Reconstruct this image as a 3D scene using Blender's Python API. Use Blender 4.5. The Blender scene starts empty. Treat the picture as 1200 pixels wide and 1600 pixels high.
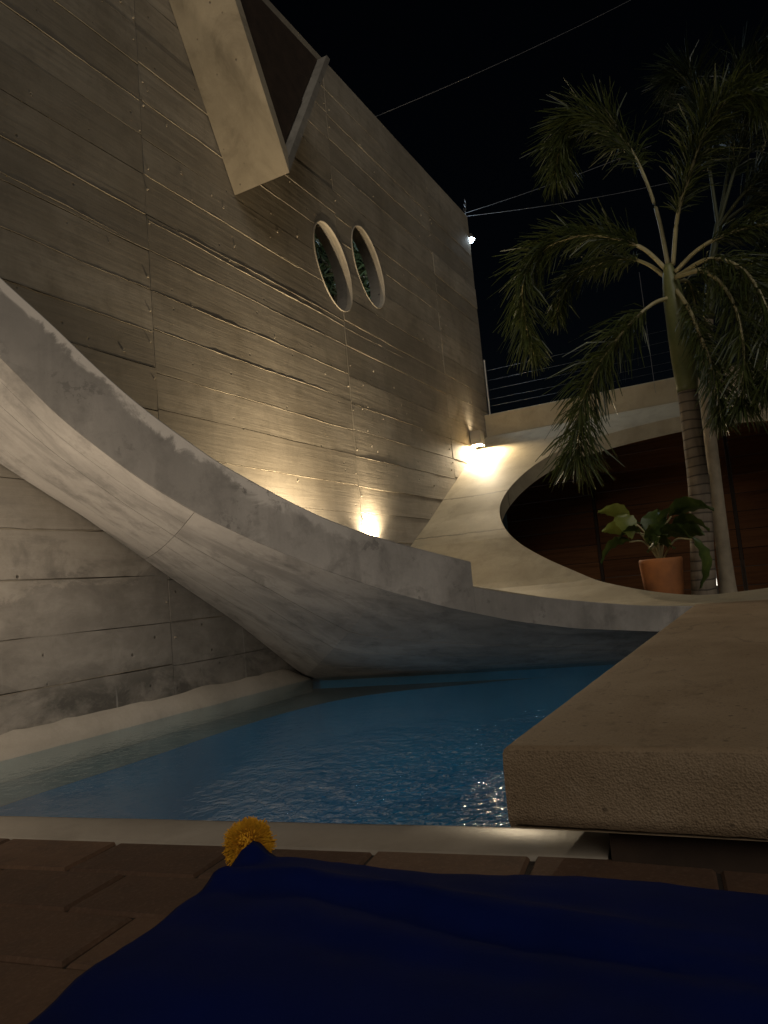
import bpy, bmesh, math, random
from mathutils import Vector, Matrix, noise
from mathutils.geometry import delaunay_2d_cdt

random.seed(7)
S = bpy.context.scene
COL = S.collection
# World axes: X runs along the tall wall away from the camera, Y points towards that wall, Z is up; paving = 0.

# ------------------------------------------------------------------ camera
F = 1150.0
up = Vector((-976, 10796, -F)).normalized()
ux = Vector((615, -67, -F)); ux = (ux - up * ux.dot(up)).normalized()
vy = up.cross(ux)
cam_d = bpy.data.cameras.new('camera'); cam = bpy.data.objects.new('camera', cam_d); COL.objects.link(cam)
cam_d.sensor_fit = 'VERTICAL'; cam_d.sensor_height = 24.0; cam_d.lens = F / 1600 * 24.0
cam_d.clip_start = 0.02; cam_d.clip_end = 2000
M = Matrix((ux, vy, up)).to_4x4(); M.translation = (0, 0, 0.7); cam.matrix_world = M
S.camera = cam

# ------------------------------------------------------------------ night sky, faint directional light, exposure
SUN_AZ, SUN_EL = 214.0, 36.0       # direction the light comes FROM (degrees in X/Y, degrees up)
w = bpy.data.worlds.new('World'); S.world = w; w.use_nodes = True
nt = w.node_tree; bg = nt.nodes['Background']
sky = nt.nodes.new('ShaderNodeTexSky'); sky.sky_type = 'NISHITA'; sky.sun_disc = False
sky.sun_elevation = math.radians(SUN_EL); sky.sun_rotation = math.radians(90 - SUN_AZ)
nt.links.new(sky.outputs[0], bg.inputs[0]); bg.inputs[1].default_value = 0.0004
sd = bpy.data.lights.new('sun', 'SUN'); sd.energy = 0.72; sd.angle = math.radians(40); sd.color = (1.0, 0.93, 0.83)
so = bpy.data.objects.new('sun', sd); COL.objects.link(so)
a, e = math.radians(SUN_AZ), math.radians(SUN_EL)
so.rotation_euler = Vector((math.cos(e) * math.cos(a), math.cos(e) * math.sin(a), math.sin(e))).to_track_quat('Z', 'Y').to_euler()
so.location = (-6, -2, 5)
vs = S.view_settings; vs.view_transform = 'Standard'; vs.look = 'None'; vs.exposure = 0; vs.gamma = 1; vs.use_curve_mapping = False
try:
    S.cycles.use_denoising = True
    S.cycles.max_bounces = 4; S.cycles.diffuse_bounces = 3; S.cycles.transparent_max_bounces = 8
    S.cycles.sample_clamp_indirect = 4
except Exception:
    pass

# ------------------------------------------------------------------ materials
def mat(name):
    m = bpy.data.materials.new(name); m.use_nodes = True
    t = m.node_tree; b = t.nodes['Principled BSDF']
    return m, t, b
def N(t, kind, **kw):
    n = t.nodes.new(kind)
    for k, v_ in kw.items():
        setattr(n, k, v_)
    return n
def L(t, a_, b_): t.links.new(a_, b_)
def worldpos(t, scale=(1, 1, 1), rot=(0, 0, 0)):
    g = N(t, 'ShaderNodeNewGeometry'); mp = N(t, 'ShaderNodeMapping')
    mp.inputs['Scale'].default_value = scale; mp.inputs['Rotation'].default_value = rot
    L(t, g.outputs['Position'], mp.inputs['Vector']); return mp.outputs[0]
def noisef(t, vec, scale, detail=6, rough=.6, dist=0):
    n = N(t, 'ShaderNodeTexNoise'); n.inputs['Scale'].default_value = scale; n.inputs['Detail'].default_value = detail
    n.inputs['Roughness'].default_value = rough; n.inputs['Distortion'].default_value = dist
    L(t, vec, n.inputs['Vector']); return n.outputs[0]
def rng(t, val, a0, a1, b0=0., b1=1.):
    m = N(t, 'ShaderNodeMapRange'); m.inputs[1].default_value = a0; m.inputs[2].default_value = a1
    m.inputs[3].default_value = b0; m.inputs[4].default_value = b1; L(t, val, m.inputs[0]); return m.outputs[0]
def mixc(t, fac, c1, c2, mode='MIX'):
    m = N(t, 'ShaderNodeMix', data_type='RGBA', blend_type=mode)
    for k, c in ((6, c1), (7, c2)):
        if isinstance(c, tuple): m.inputs[k].default_value = (*c, 1)
        else: L(t, c, m.inputs[k])
    if isinstance(fac, (int, float)): m.inputs[0].default_value = fac
    else: L(t, fac, m.inputs[0])
    return m.outputs[2]
def mth(t, op, a_, b_):
    m = N(t, 'ShaderNodeMath', operation=op)
    for i, x in enumerate((a_, b_)):
        if isinstance(x, (int, float)): m.inputs[i].default_value = x
        else: L(t, x, m.inputs[i])
    return m.outputs[0]
def bump(t, b, h, strength, dist, prev=None):
    n = N(t, 'ShaderNodeBump'); n.inputs['Strength'].default_value = strength; n.inputs['Distance'].default_value = dist
    L(t, h, n.inputs['Height'])
    if prev: L(t, prev, n.inputs['Normal'])
    L(t, n.outputs[0], b.inputs['Normal']); return n.outputs[0]

def concrete(name, light, dark, damp=False, joints=(), edge=False, along=False, grain=(1.2, 14, 26), rot=(0, 0, 0), rough=.78, pits=True, stain=.55, grainamt=.35, drips=.3, bmp=.5, vary=.0):
    m, t, b = mat(name)
    p = worldpos(t)
    g = noisef(t, worldpos(t, grain, rot), 1.0, 5, .65, .4)
    big = noisef(t, p, .9, 5, .62, .6)
    med = noisef(t, p, 4.5, 5, .7, .3)
    fine = noisef(t, p, 60, 2, .7)
    dr = noisef(t, worldpos(t, (7, 7, .55)), 1.0, 4, .6, .2)
    col = mixc(t, rng(t, big, .36, .66), dark, light)
    col = mixc(t, rng(t, med, .50, .72, 0, stain), col, tuple(c * .52 for c in dark))
    col = mixc(t, rng(t, g, .42, .72, 0, grainamt), col, tuple(c * .5 for c in dark))
    col = mixc(t, rng(t, g, .50, .25, 0, grainamt * .6), col, tuple(min(1, c * 1.25) for c in light))
    if drips: col = mixc(t, rng(t, dr, .55, .78, 0, drips), col, tuple(c * .45 for c in dark))
    col = mixc(t, rng(t, fine, .3, .75, 0, .14), col, tuple(c * .6 for c in dark))
    if vary:
        oi = N(t, 'ShaderNodeObjectInfo'); 
        col = mixc(t, rng(t, oi.outputs['Random'], 0, 1, 0, vary), col, tuple(c * .62 for c in dark))
    if along or edge:
        at = N(t, 'ShaderNodeAttribute', attribute_name='st'); sx = N(t, 'ShaderNodeSeparateXYZ'); L(t, at.outputs['Vector'], sx.inputs[0])
    if along:       # streaks of cement film that follow the form boards
        mp = N(t, 'ShaderNodeMapping'); mp.inputs['Scale'].default_value = (1.1, 5, 1); L(t, at.outputs['Vector'], mp.inputs['Vector'])
        st_ = noisef(t, mp.outputs[0], 1.0, 6, .68, .9); mp2 = N(t, 'ShaderNodeMapping'); mp2.inputs['Scale'].default_value = (.8, 2.2, 1); L(t, at.outputs['Vector'], mp2.inputs['Vector'])
        sb_ = noisef(t, mp2.outputs[0], 1.3, 6, .62, 1.2)
        col = mixc(t, rng(t, st_, .57, .72, 0, .34), col, tuple(c * .52 for c in dark))
        col = mixc(t, rng(t, sb_, .50, .62, 0, .35), col, tuple(min(1, c * 1.18) for c in light))
        col = mixc(t, rng(t, sb_, .46, .36, 0, .55), col, tuple(c * .62 for c in dark))
    if edge:        # pale ragged crust along the top arris, grey water-stained face below
        rag = noisef(t, p, 3.2, 6, .68, .5); rg2 = noisef(t, p, 13, 5, .7)
        dpt = mth(t, 'ADD', sx.outputs[1], mth(t, 'MULTIPLY', mth(t, 'ADD', rag, -.5), .46))
        dpt = mth(t, 'ADD', dpt, mth(t, 'MULTIPLY', mth(t, 'ADD', rg2, -.5), .025))
        lf = rng(t, sx.outputs[0], 1.5, -.3)
        col = mixc(t, mth(t, 'MULTIPLY', rng(t, dpt, .085, .04, 0, .75), rng(t, lf, 0, .5)), col, tuple(min(1, c * 1.1) for c in light))
        col = mixc(t, mth(t, 'MULTIPLY', rng(t, dpt, .05, .10, 0, .72), mth(t, 'ADD', mth(t, 'MULTIPLY', lf, .75), .12)), col, tuple(c * .55 for c in dark))
        col = mixc(t, mth(t, 'MULTIPLY', rng(t, rg2, .54, .60, 0, .8), rng(t, noisef(t, p, 2.1, 4, .6), .50, .60)), col, tuple(c * .5 for c in dark))
    if damp:
        sz = N(t, 'ShaderNodeSeparateXYZ'); L(t, p, sz.inputs[0])
        rag = noisef(t, worldpos(t, (1.1, 1, 2.2)), 1.5, 6, .7, .6)
        lvl = mth(t, 'ADD', sz.outputs[2], mth(t, 'MULTIPLY', mth(t, 'ADD', rag, -.5), .9))
        col = mixc(t, rng(t, sz.outputs[2], 1.9, 1.1, 0, .75), col, mixc(t, rng(t, med, .35, .65), (.32, .285, .24), (.47, .42, .36)))
        col = mixc(t, rng(t, lvl, .98, .93, 0, .55), col, (.185, .168, .147))
        col = mixc(t, mth(t, 'MULTIPLY', rng(t, lvl, .42, .25), rng(t, rag, .42, .58)), col, (.115, .105, .09))
        bl2 = noisef(t, worldpos(t, (1, 1, 1.6)), 2.3, 6, .68, .35)
        low = rng(t, sz.outputs[2], 1.7, 1.2)
        col = mixc(t, mth(t, 'MULTIPLY', low, rng(t, bl2, .50, .68, 0, .4)), col, (.48, .435, .375))
        col = mixc(t, mth(t, 'MULTIPLY', low, rng(t, bl2, .47, .34, 0, .6)), col, (.17, .153, .132))
        wd_ = noisef(t, worldpos(t, (9, 9, .5)), 1.0, 4, .6, .3)
        col = mixc(t, mth(t, 'MULTIPLY', rng(t, sz.outputs[2], 1.3, .8), rng(t, wd_, .66, .72, 0, .5)), col, (.42, .40, .36))
    for jx in joints:
        sj = N(t, 'ShaderNodeSeparateXYZ'); L(t, p, sj.inputs[0])
        dj = mth(t, 'ABSOLUTE', mth(t, 'ADD', mth(t, 'ADD', sj.outputs[0], -jx), mth(t, 'MULTIPLY', mth(t, 'ADD', med, -.5), .10)), 0)
        col = mixc(t, rng(t, dj, .022, .008, 0, .75), col, tuple(c * .35 for c in dark))
    h = mth(t, 'ADD', mth(t, 'MULTIPLY', g, .6), mth(t, 'MULTIPLY', med, .5))
    h = mth(t, 'ADD', h, mth(t, 'MULTIPLY', fine, .12))
    if pits:
        vo = N(t, 'ShaderNodeTexVoronoi'); vo.inputs['Scale'].default_value = 5.2; L(t, p, vo.inputs['Vector'])
        pm = rng(t, vo.outputs['Distance'], .035, .075)
        h = mth(t, 'ADD', h, mth(t, 'MULTIPLY', pm, 1.1))
        col = mixc(t, rng(t, vo.outputs['Distance'], .07, .03, 0, .8), col, tuple(c * .22 for c in dark))
    bump(t, b, h, bmp, .012)
    L(t, col, b.inputs['Base Color']); b.inputs['Roughness'].default_value = rough
    b.inputs['Specular IOR Level'].default_value = .35
    return m
def simple(name, col, rough=.6, var=None, scale=8, metallic=0, bmp=0, spec=.4):
    m, t, b = mat(name)
    if var:
        c = mixc(t, rng(t, noisef(t, worldpos(t), scale, 7), .35, .68), col, var); L(t, c, b.inputs['Base Color'])
    else: b.inputs['Base Color'].default_value = (*col, 1)
    b.inputs['Roughness'].default_value = rough; b.inputs['Metallic'].default_value = metallic
    b.inputs['Specular IOR Level'].default_value = spec
    if bmp: bump(t, b, noisef(t, worldpos(t), scale * 3, 6), bmp, .006)
    return m
def emit(name, col, strength):
    m, t, b = mat(name); b.inputs['Base Color'].default_value = (0, 0, 0, 1)
    b.inputs['Emission Color'].default_value = (*col, 1); b.inputs['Emission Strength'].default_value = strength
    return m

WALL_L, WALL_D = (.39, .345, .275), (.245, .21, .158)
m_wall = concrete('board_formed_concrete', WALL_L, WALL_D, vary=.62, damp=True)
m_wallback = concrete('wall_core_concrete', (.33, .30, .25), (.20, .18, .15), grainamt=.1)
m_rim = concrete('rim_concrete', (.46, .425, .385), (.25, .232, .21), grain=(3, 3, 1.2), grainamt=.3, stain=.75, drips=.5, edge=True, pits=False, bmp=.3)
RIM_ROT = (0, math.radians(-36), math.radians(38))
m_soffit = concrete('soffit_concrete', (.43, .395, .355), (.29, .268, .242), grain=(3, 3, 3), along=True, stain=.8, grainamt=.15, drips=.1, pits=False, bmp=.35)
m_dish = concrete('dish_concrete', (.46, .395, .275), (.32, .27, .18), joints=(8.82, 9.88), grain=(4, 1.5, 4), grainamt=.12, stain=.35, drips=.05, pits=False, bmp=.25, rough=.7)
m_fin = concrete('fin_concrete', (.44, .385, .295), (.30, .25, .18), grain=(1.2, 14, 26), grainamt=.3)
m_lip = concrete('lip_cement', (.44, .39, .31), (.31, .27, .21), grainamt=.2, stain=.4, drips=0, pits=False)
m_spout = concrete('spout_concrete', (.47, .40, .29), (.34, .285, .20), grain=(3, 3, 3), along=True, stain=.2, grainamt=.1, drips=0, pits=True, bmp=.3)
m_cope = concrete('coping_concrete', (.40, .345, .27), (.29, .24, .185), grain=(2, 2, 2), grainamt=.1, stain=.3, drips=0, pits=False, bmp=.08, rough=.33)
m_fillet = concrete('cove_render', (.56, .50, .42), (.42, .37, .30), grain=(3, 3, 3), grainamt=.1, stain=.25, drips=0, pits=False, bmp=.5)
m_parapet = m_dish

def slab_material():
    m, t, b = mat('pebbled_stone')
    p = worldpos(t)
    big = noisef(t, p, 2.2, 8, .6, .3); sp = noisef(t, p, 120, 4, .75); md = noisef(t, p, 17, 5, .7)
    vo = N(t, 'ShaderNodeTexVoronoi'); vo.inputs['Scale'].default_value = 190; L(t, p, vo.inputs['Vector'])
    col = mixc(t, rng(t, big, .35, .68), (.26, .18, .105), (.35, .255, .16))
    col = mixc(t, rng(t, sp, .54, .70, 0, .62), col, (.06, .04, .022))
    col = mixc(t, rng(t, md, .58, .72, 0, .35), col, (.40, .31, .21))
    col = mixc(t, rng(t, noisef(t, worldpos(t, (1, 2.2, 1)), 3.1, 6, .7, .9), .56, .66, 0, .45), col, (.12, .08, .045))
    v2 = N(t, 'ShaderNodeTexVoronoi'); v2.inputs['Scale'].default_value = 16; L(t, p, v2.inputs['Vector'])
    col = mixc(t, rng(t, v2.outputs['Distance'], .13, .06, 0, .7), col, (.06, .04, .025))
    g = N(t, 'ShaderNodeNewGeometry'); sx = N(t, 'ShaderNodeSeparateXYZ'); L(t, g.outputs['True Normal'], sx.inputs[0])
    side = rng(t, sx.outputs[2], .9, .4)               # the sawn edges are left rough, the top is honed
    h = mth(t, 'ADD', mth(t, 'MULTIPLY', vo.outputs['Distance'], .7), mth(t, 'ADD', sp, mth(t, 'MULTIPLY', md, .5)))
    nb = N(t, 'ShaderNodeBump'); nb.inputs['Distance'].default_value = .012
    L(t, rng(t, side, 0, 1, .12, .42), nb.inputs['Strength']); L(t, h, nb.inputs['Height']); L(t, nb.outputs[0], b.inputs['Normal'])
    L(t, col, b.inputs['Base Color']); b.inputs['Roughness'].default_value = .72; b.inputs['Specular IOR Level'].default_value = .3
    return m
m_slab = slab_material()

def paver_material():
    m, t, b = mat('clay_paver')
    oi = N(t, 'ShaderNodeObjectInfo'); p = worldpos(t)
    col = mixc(t, oi.outputs['Random'], (.085, .042, .021), (.15, .078, .040))
    col = mixc(t, rng(t, noisef(t, p, 9, 8, .7), .45, .75, 0, .6), col, (.05, .028, .016))
    col = mixc(t, rng(t, noisef(t, p, 90, 3), .5, .8, 0, .35), col, (.22, .14, .09))
    L(t, col, b.inputs['Base Color']); b.inputs['Roughness'].default_value = .8
    bump(t, b, noisef(t, p, 40, 8, .7), .4, .006); return m
m_paver = paver_material()
m_joint = simple('sand_joint', (.030, .020, .013), .95, (.016, .011, .007), 40, bmp=.6)
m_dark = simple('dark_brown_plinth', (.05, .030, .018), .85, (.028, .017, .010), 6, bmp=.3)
m_ground = simple('earth', (.05, .038, .026), .95, (.028, .022, .015), 1.5, bmp=.5)
m_soil = simple('planter_soil', (.035, .024, .015), .95, (.018, .012, .008), 9, bmp=.8)
m_pooldeep = simple('pool_blue_plaster', (.03, .37, .60), .6, (.024, .31, .53), 2.5)
m_poolshelf = simple('pool_ledge_plaster', (.24, .29, .275), .6, (.165, .21, .205), 2.2)

def water_material():
    m = bpy.data.materials.new('pool_water'); m.use_nodes = True; t = m.node_tree; t.nodes.clear()
    out = N(t, 'ShaderNodeOutputMaterial'); tr = N(t, 'ShaderNodeBsdfTransparent'); tr.inputs[0].default_value = (.66, .84, .92, 1)
    gl = N(t, 'ShaderNodeBsdfGlossy'); gl.inputs['Roughness'].default_value = .10; gl.inputs[0].default_value = (.95, .97, 1, 1)
    fr = N(t, 'ShaderNodeFresnel'); fr.inputs[0].default_value = 1.33
    mx = N(t, 'ShaderNodeMixShader')
    p = worldpos(t)
    h = mth(t, 'ADD', mth(t, 'MULTIPLY', noisef(t, worldpos(t, (1, .8, 1)), 6, 2, .5, .4), .9), mth(t, 'MULTIPLY', noisef(t, p, 20, 2, .55, .6), .60))
    nb = N(t, 'ShaderNodeBump'); nb.inputs['Strength'].default_value = 1
    # the return inlet under the slab keeps one patch of the surface choppy; the rest lies nearly still
    g2 = N(t, 'ShaderNodeNewGeometry'); dv = N(t, 'ShaderNodeVectorMath', operation='DISTANCE'); L(t, g2.outputs['Position'], dv.inputs[0]); dv.inputs[1].default_value = (3.05, 1.05, -.08)
    wob = mth(t, 'ADD', dv.outputs['Value'], mth(t, 'MULTIPLY', noisef(t, p, 2.5, 3), .5))
    L(t, rng(t, wob, 1.7, .8, .005, .060), nb.inputs['Distance'])
    L(t, h, nb.inputs['Height']); L(t, nb.outputs[0], gl.inputs['Normal']); L(t, nb.outputs[0], fr.inputs['Normal'])
    L(t, mth(t, 'MULTIPLY', fr.outputs[0], .45), mx.inputs[0]); L(t, tr.outputs[0], mx.inputs[1]); L(t, gl.outputs[0], mx.inputs[2]); L(t, mx.outputs[0], out.inputs[0])
    return m
m_water = water_material()

def leaf_material(name, c1, c2, rough=.42, trans=.25):
    m, t, b = mat(name)
    col = mixc(t, rng(t, noisef(t, worldpos(t), 6, 4), .35, .68), c1, c2)
    L(t, col, b.inputs['Base Color']); b.inputs['Roughness'].default_value = rough; b.inputs['Specular IOR Level'].default_value = .5
    tl = N(t, 'ShaderNodeBsdfTranslucent'); L(t, col, tl.inputs[0]); mx = N(t, 'ShaderNodeMixShader'); mx.inputs[0].default_value = trans
    L(t, b.outputs[0], mx.inputs[1]); L(t, tl.outputs[0], mx.inputs[2]); L(t, mx.outputs[0], t.nodes['Material Output'].inputs[0]); return m
m_frond = leaf_material('palm_leaflets', (.034, .050, .013), (.075, .088, .023))
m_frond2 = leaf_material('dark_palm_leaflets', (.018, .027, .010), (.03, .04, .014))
m_stalk2 = simple('dark_palm_stalk', (.05, .055, .025), .6)
m_rachis = simple('palm_stalk', (.38, .33, .18), .5, (.27, .24, .115), 9)
m_shaft = simple('green_crownshaft', (.16, .165, .065), .45, (.11, .125, .045), 5)
def trunk_material():
    m, t, b = mat('ringed_palm_bark')
    wv = N(t, 'ShaderNodeTexWave', wave_type='BANDS', bands_direction='Z'); wv.inputs['Scale'].default_value = 3.1; wv.inputs['Distortion'].default_value = 1.6
    wv.inputs['Detail'].default_value = 3; L(t, worldpos(t), wv.inputs['Vector'])
    col = mixc(t, rng(t, noisef(t, worldpos(t, (14, 14, 1.6)), 1, 6), .35, .7), (.22, .175, .125), (.13, .10, .07))
    col = mixc(t, rng(t, wv.outputs[1], .12, .0, 0, .85), col, (.035, .025, .018))
    L(t, col, b.inputs['Base Color']); b.inputs['Roughness'].default_value = .8; bump(t, b, wv.outputs[1], .4, .01); return m
m_trunk = trunk_material()
m_trunk2 = simple('pale_smooth_bark', (.36, .30, .21), .75, (.22, .18, .125), 4, bmp=.3)
m_bigleaf = leaf_material('broad_leaf', (.035, .06, .015), (.07, .095, .022), .38)
m_yleaf = leaf_material('young_broad_leaf', (.14, .17, .035), (.20, .22, .05), .4)
m_pot = simple('terracotta', (.42, .155, .048), .8, (.25, .10, .04), 5, bmp=.2)
def wood_material():
    m, t, b = mat('stained_hardwood'); oi = N(t, 'ShaderNodeObjectInfo')
    g = noisef(t, worldpos(t, (9, 1.1, 26)), 1, 9, .7, .8)
    col = mixc(t, oi.outputs['Random'], (.11, .043, .015), (.185, .078, .029))
    col = mixc(t, rng(t, g, .45, .72, 0, .7), col, (.04, .016, .007))
    L(t, col, b.inputs['Base Color']); b.inputs['Roughness'].default_value = .75; b.inputs['Specular IOR Level'].default_value = .15; bump(t, b, g, .3, .006); return m
m_wood = wood_material()
m_metal = simple('grey_metal', (.32, .31, .29), .45, metallic=.6)
m_blackmetal = simple('dark_fixture_metal', (.09, .08, .07), .5, metallic=.3)
m_wire = simple('wire', (.11, .11, .11), .5, metallic=.6)
m_cable = simple('overhead_cable', (.16, .16, .165), .6)
m_warm = emit('warm_lamp_lens', (1, .82, .55), 700)
m_cool = emit('cool_lamp_lens', (.72, .88, 1), 90)
m_slit = emit('lit_lamp_strip', (1, .92, .78), 2.2)
def fabric_material():
    m, t, b = mat('royal_blue_fabric')
    col = mixc(t, rng(t, noisef(t, worldpos(t), 5, 5), .3, .7), (.002, .008, .062), (.003, .010, .085))
    L(t, col, b.inputs['Base Color']); b.inputs['Roughness'].default_value = .85; b.inputs['Specular IOR Level'].default_value = .15
    b.inputs['Specular IOR Level'].default_value = .06
    bump(t, b, noisef(t, worldpos(t), 320, 2), .25, .002); return m
m_fabric = fabric_material()
m_yarn = simple('mustard_yarn', (.78, .42, .02), .9, (.60, .27, .012), 60)

# ------------------------------------------------------------------ mesh helpers
class MB:
    def __init__(self): self.v = []; self.f = []
    def add(self, vs_, fs_):
        o = len(self.v); self.v += [tuple(q) for q in vs_]; self.f += [tuple(i + o for i in q) for q in fs_]; return self
    def box(self, x0, x1, y0, y1, z0, z1):
        return self.add([(x0, y0, z0), (x1, y0, z0), (x1, y1, z0), (x0, y1, z0), (x0, y0, z1), (x1, y0, z1), (x1, y1, z1), (x0, y1, z1)],
                        [(0, 3, 2, 1), (4, 5, 6, 7), (0, 1, 5, 4), (1, 2, 6, 5), (2, 3, 7, 6), (3, 0, 4, 7)])
    def tube(self, pts, rad, n=8, cap=True):
        pts = [Vector(q) for q in pts]; rings = []
        for i, q in enumerate(pts):
            tdir = (pts[min(i + 1, len(pts) - 1)] - pts[max(i - 1, 0)]).normalized()
            a_ = tdir.cross(Vector((0, 0, 1)) if abs(tdir.z) < .95 else Vector((1, 0, 0))).normalized(); b_ = tdir.cross(a_)
            r = rad[i] if isinstance(rad, (list, tuple)) else rad
            rings.append([q + (a_ * math.cos(k * math.tau / n) + b_ * math.sin(k * math.tau / n)) * r for k in range(n)])
        vs_ = [x for r in rings for x in r]; fs_ = []
        for i in range(len(rings) - 1):
            for k in range(n):
                fs_.append((i * n + k, i * n + (k + 1) % n, (i + 1) * n + (k + 1) % n, (i + 1) * n + k))
        if cap: fs_.append(tuple(range(n - 1, -1, -1))); fs_.append(tuple((len(rings) - 1) * n + k for k in range(n)))
        return self.add(vs_, fs_)
    def grid(self, rows, flip=False):
        n = len(rows[0]); fs_ = []
        for i in range(len(rows) - 1):
            for k in range(n - 1):
                q = (i * n + k, i * n + k + 1, (i + 1) * n + k + 1, (i + 1) * n + k); fs_.append(q[::-1] if flip else q)
        return self.add([x for r in rows for x in r], fs_)
    def build(self, name, m, parent=None, smooth=False, recalc=True):
        off = Vector(parent['_base']) if parent is not None and '_base' in parent else Vector((0, 0, 0))
        me = bpy.data.meshes.new(name); me.from_pydata([Vector(q) - off for q in self.v], [], self.f); me.validate()
        if recalc:
            bm = bmesh.new(); bm.from_mesh(me); bmesh.ops.recalc_face_normals(bm, faces=bm.faces); bm.to_mesh(me); bm.free()
        me.materials.append(m)
        if smooth:
            for pl in me.polygons: pl.use_smooth = True
        o = bpy.data.objects.new(name, me); COL.objects.link(o)
        if parent is not None: o.parent = parent
        return o
def set_st(o, vals):
    at = o.data.attributes.new('st', 'FLOAT_VECTOR', 'POINT')
    for i, q in enumerate(vals): at.data[i].vector = q
def tag(o, label=None, cat=None, group=None, kind=None):
    for k, x in (('label', label), ('category', cat), ('group', group), ('kind', kind)):
        if x: o[k] = x
    return o
def empty(name, loc, label, cat, group=None):
    o = bpy.data.objects.new(name, None); COL.objects.link(o); o.location = loc; o['_base'] = tuple(loc)
    return tag(o, label, cat, group)
def sub(child_mb, name, m, part, root, smooth=False):      # a sub-part: part sits at its root's origin
    o = child_mb.build(name, m, root, smooth); o.parent = part; return o
def interp(K, x):
    if x <= K[0][0]: return K[0][1] + (x - K[0][0]) * (K[1][1] - K[0][1]) / (K[1][0] - K[0][0])
    for (x0, y0), (x1, y1) in zip(K, K[1:]):
        if x <= x1: return y0 + (y1 - y0) * (x - x0) / (x1 - x0)
    return K[-1][1] + (x - K[-1][0]) * (K[-1][1] - K[-2][1]) / (K[-1][0] - K[-2][0])
def smoothed(K, h):
    return lambda x: sum(interp(K, x + h * k / 4) * wt for k, wt in zip(range(-4, 5), (1, 2, 3, 4, 5, 4, 3, 2, 1))) / 25
def catmull(P, n):
    P = [Vector(q) for q in P]; P = [P[0] * 2 - P[1]] + P + [P[-1] * 2 - P[-2]]; out = []
    m_ = len(P) - 3
    for k in range(n + 1):
        s = k / n * m_; i = min(int(s), m_ - 1); t = s - i; a_, b_, c_, d_ = P[i:i + 4]
        out.append(.5 * ((2 * b_) + (c_ - a_) * t + (2 * a_ - 5 * b_ + 4 * c_ - d_) * t * t + (3 * b_ - a_ - 3 * c_ + d_) * t ** 3))
    return out
def nz(x, y, z, s=1.0): return noise.noise(Vector((x * s, y * s, z * s)))

WV = 4.2                      # face of the tall wall
# ------------------------------------------------------------------ setting: ground, pool, paving
cd = Vector((.1422, -.9898)); cp = Vector((-.9898, -.1422)); cn = Vector((1.614, 2.396))   # coping direction, inland normal, origin
def cop(t, wd): q = cn + cd * t + cp * wd; return q.x, q.y
def cop_at_y(y, wd):
    b_ = cn + cp * wd; t = (y - b_.y) / cd.y; return (b_ + cd * t).x
C_IN = -.238
pool = [(cop_at_y(WV, C_IN), WV), (cop_at_y(.45, C_IN), .45), (6.83, .45), (6.16, WV)]
g = MB(); R = 300
gx = [(-R, -R), (R, -R), (R, R), (-R, R)]
hole = [(1.3, 4.9), (1.75, .2), (7.4, .2), (6.9, 4.9)]
g.add([(x, y, -.06) for x, y in gx] + [(x, y, -.06) for x, y in hole], [(0, 1, 6, 5), (1, 2, 7, 6), (2, 3, 4, 7), (3, 0, 5, 4)])
tag(g.build('ground', m_ground), 'dark bare earth around the pool terrace', 'ground', kind='structure')

b = MB()
ZW, ZB, ZS = -.08, -1.15, -.20
P = pool
shelf = [(cop_at_y(3.58, C_IN), 3.58), (6.22, 3.86)]
b.add([(*P[0], ZB), (*P[1], ZB), (*P[2], ZB), (*P[3], ZB), (*P[0], -.02), (*P[1], -.02), (*P[2], ZW + .01), (*P[3], ZW + .01)],
      [(0, 1, 2, 3), (0, 4, 5, 1), (1, 5, 6, 2), (2, 6, 7, 3), (3, 7, 4, 0)])
pb = tag(b.build('pool_basin', m_pooldeep, recalc=False), 'blue plastered pool basin below the curved concrete', 'pool', kind='structure')
b = MB()
n_ = 48; rowA, rowB, rowC = [], [], []
ed = catmull([(shelf[0][0], 3.58, 0), (3.0, 3.63, 0), (4.2, 3.68, 0), (5.0, 3.66, 0), (5.6, 3.48, 0), (6.02, 3.1, 0), (6.30, 2.6, 0), (6.50, 2.25, 0), (6.68, 1.3, 0), (6.82, .46, 0)], n_)
wl = catmull([(P[0][0], WV, 0), (3.0, WV, 0), (4.2, WV, 0), (5.2, WV, 0), (5.9, WV, 0), (6.17, WV - .05, 0), (6.31, 3.35, 0), (6.50, 2.28, 0), (6.68, 1.3, 0), (6.82, .46, 0)], n_)
for q, qa in zip(ed, wl):
    yb = q.y + .03 * nz(q.x, 0, 0, 1.3)
    rowA.append((qa.x, qa.y, ZS)); rowB.append((q.x, yb, ZS - .01)); rowC.append((q.x - .02, yb - .06, ZB))
b.grid([rowA, rowB])
b.build('ledge', m_poolshelf, pb)
MB().grid([[(x, y, z - .001) for x, y, z in rowB], rowC]).build('ledge_riser', m_pooldeep, pb, smooth=True)
wt = MB(); nx, ny = 2, 2
wt.add([(*P[0], ZW), (*P[1], ZW), (*P[2], ZW), (*P[3], ZW)], [(0, 1, 2, 3)])
tag(wt.build('water', m_water), 'still blue pool water with a glittering lamp reflection', 'water', kind='structure')

# coping: a smooth cast strip with eased edges
c = MB(); rows = []
T0, T1 = -2.0, 1.955
prof = [(C_IN + .012, -.16), (C_IN + .012, -.012), (C_IN + .022, -.002), (C_IN + .04, 0), (-.012, 0), (-.004, -.004), (0, -.014), (0, -.08)]
for k in range(33):
    t = T0 + (T1 - T0) * k / 32
    rows.append([(*cop(t, wd + .003 * nz(t, wd * 9, 1, 2.5)), z + .0015 * nz(t, wd, 3, 3)) for wd, z in prof])
c.grid(rows)
cope = tag(c.build('pool_coping', m_cope, smooth=True), 'smooth pale concrete coping strip between pool water and brown pavers', 'coping')

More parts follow.
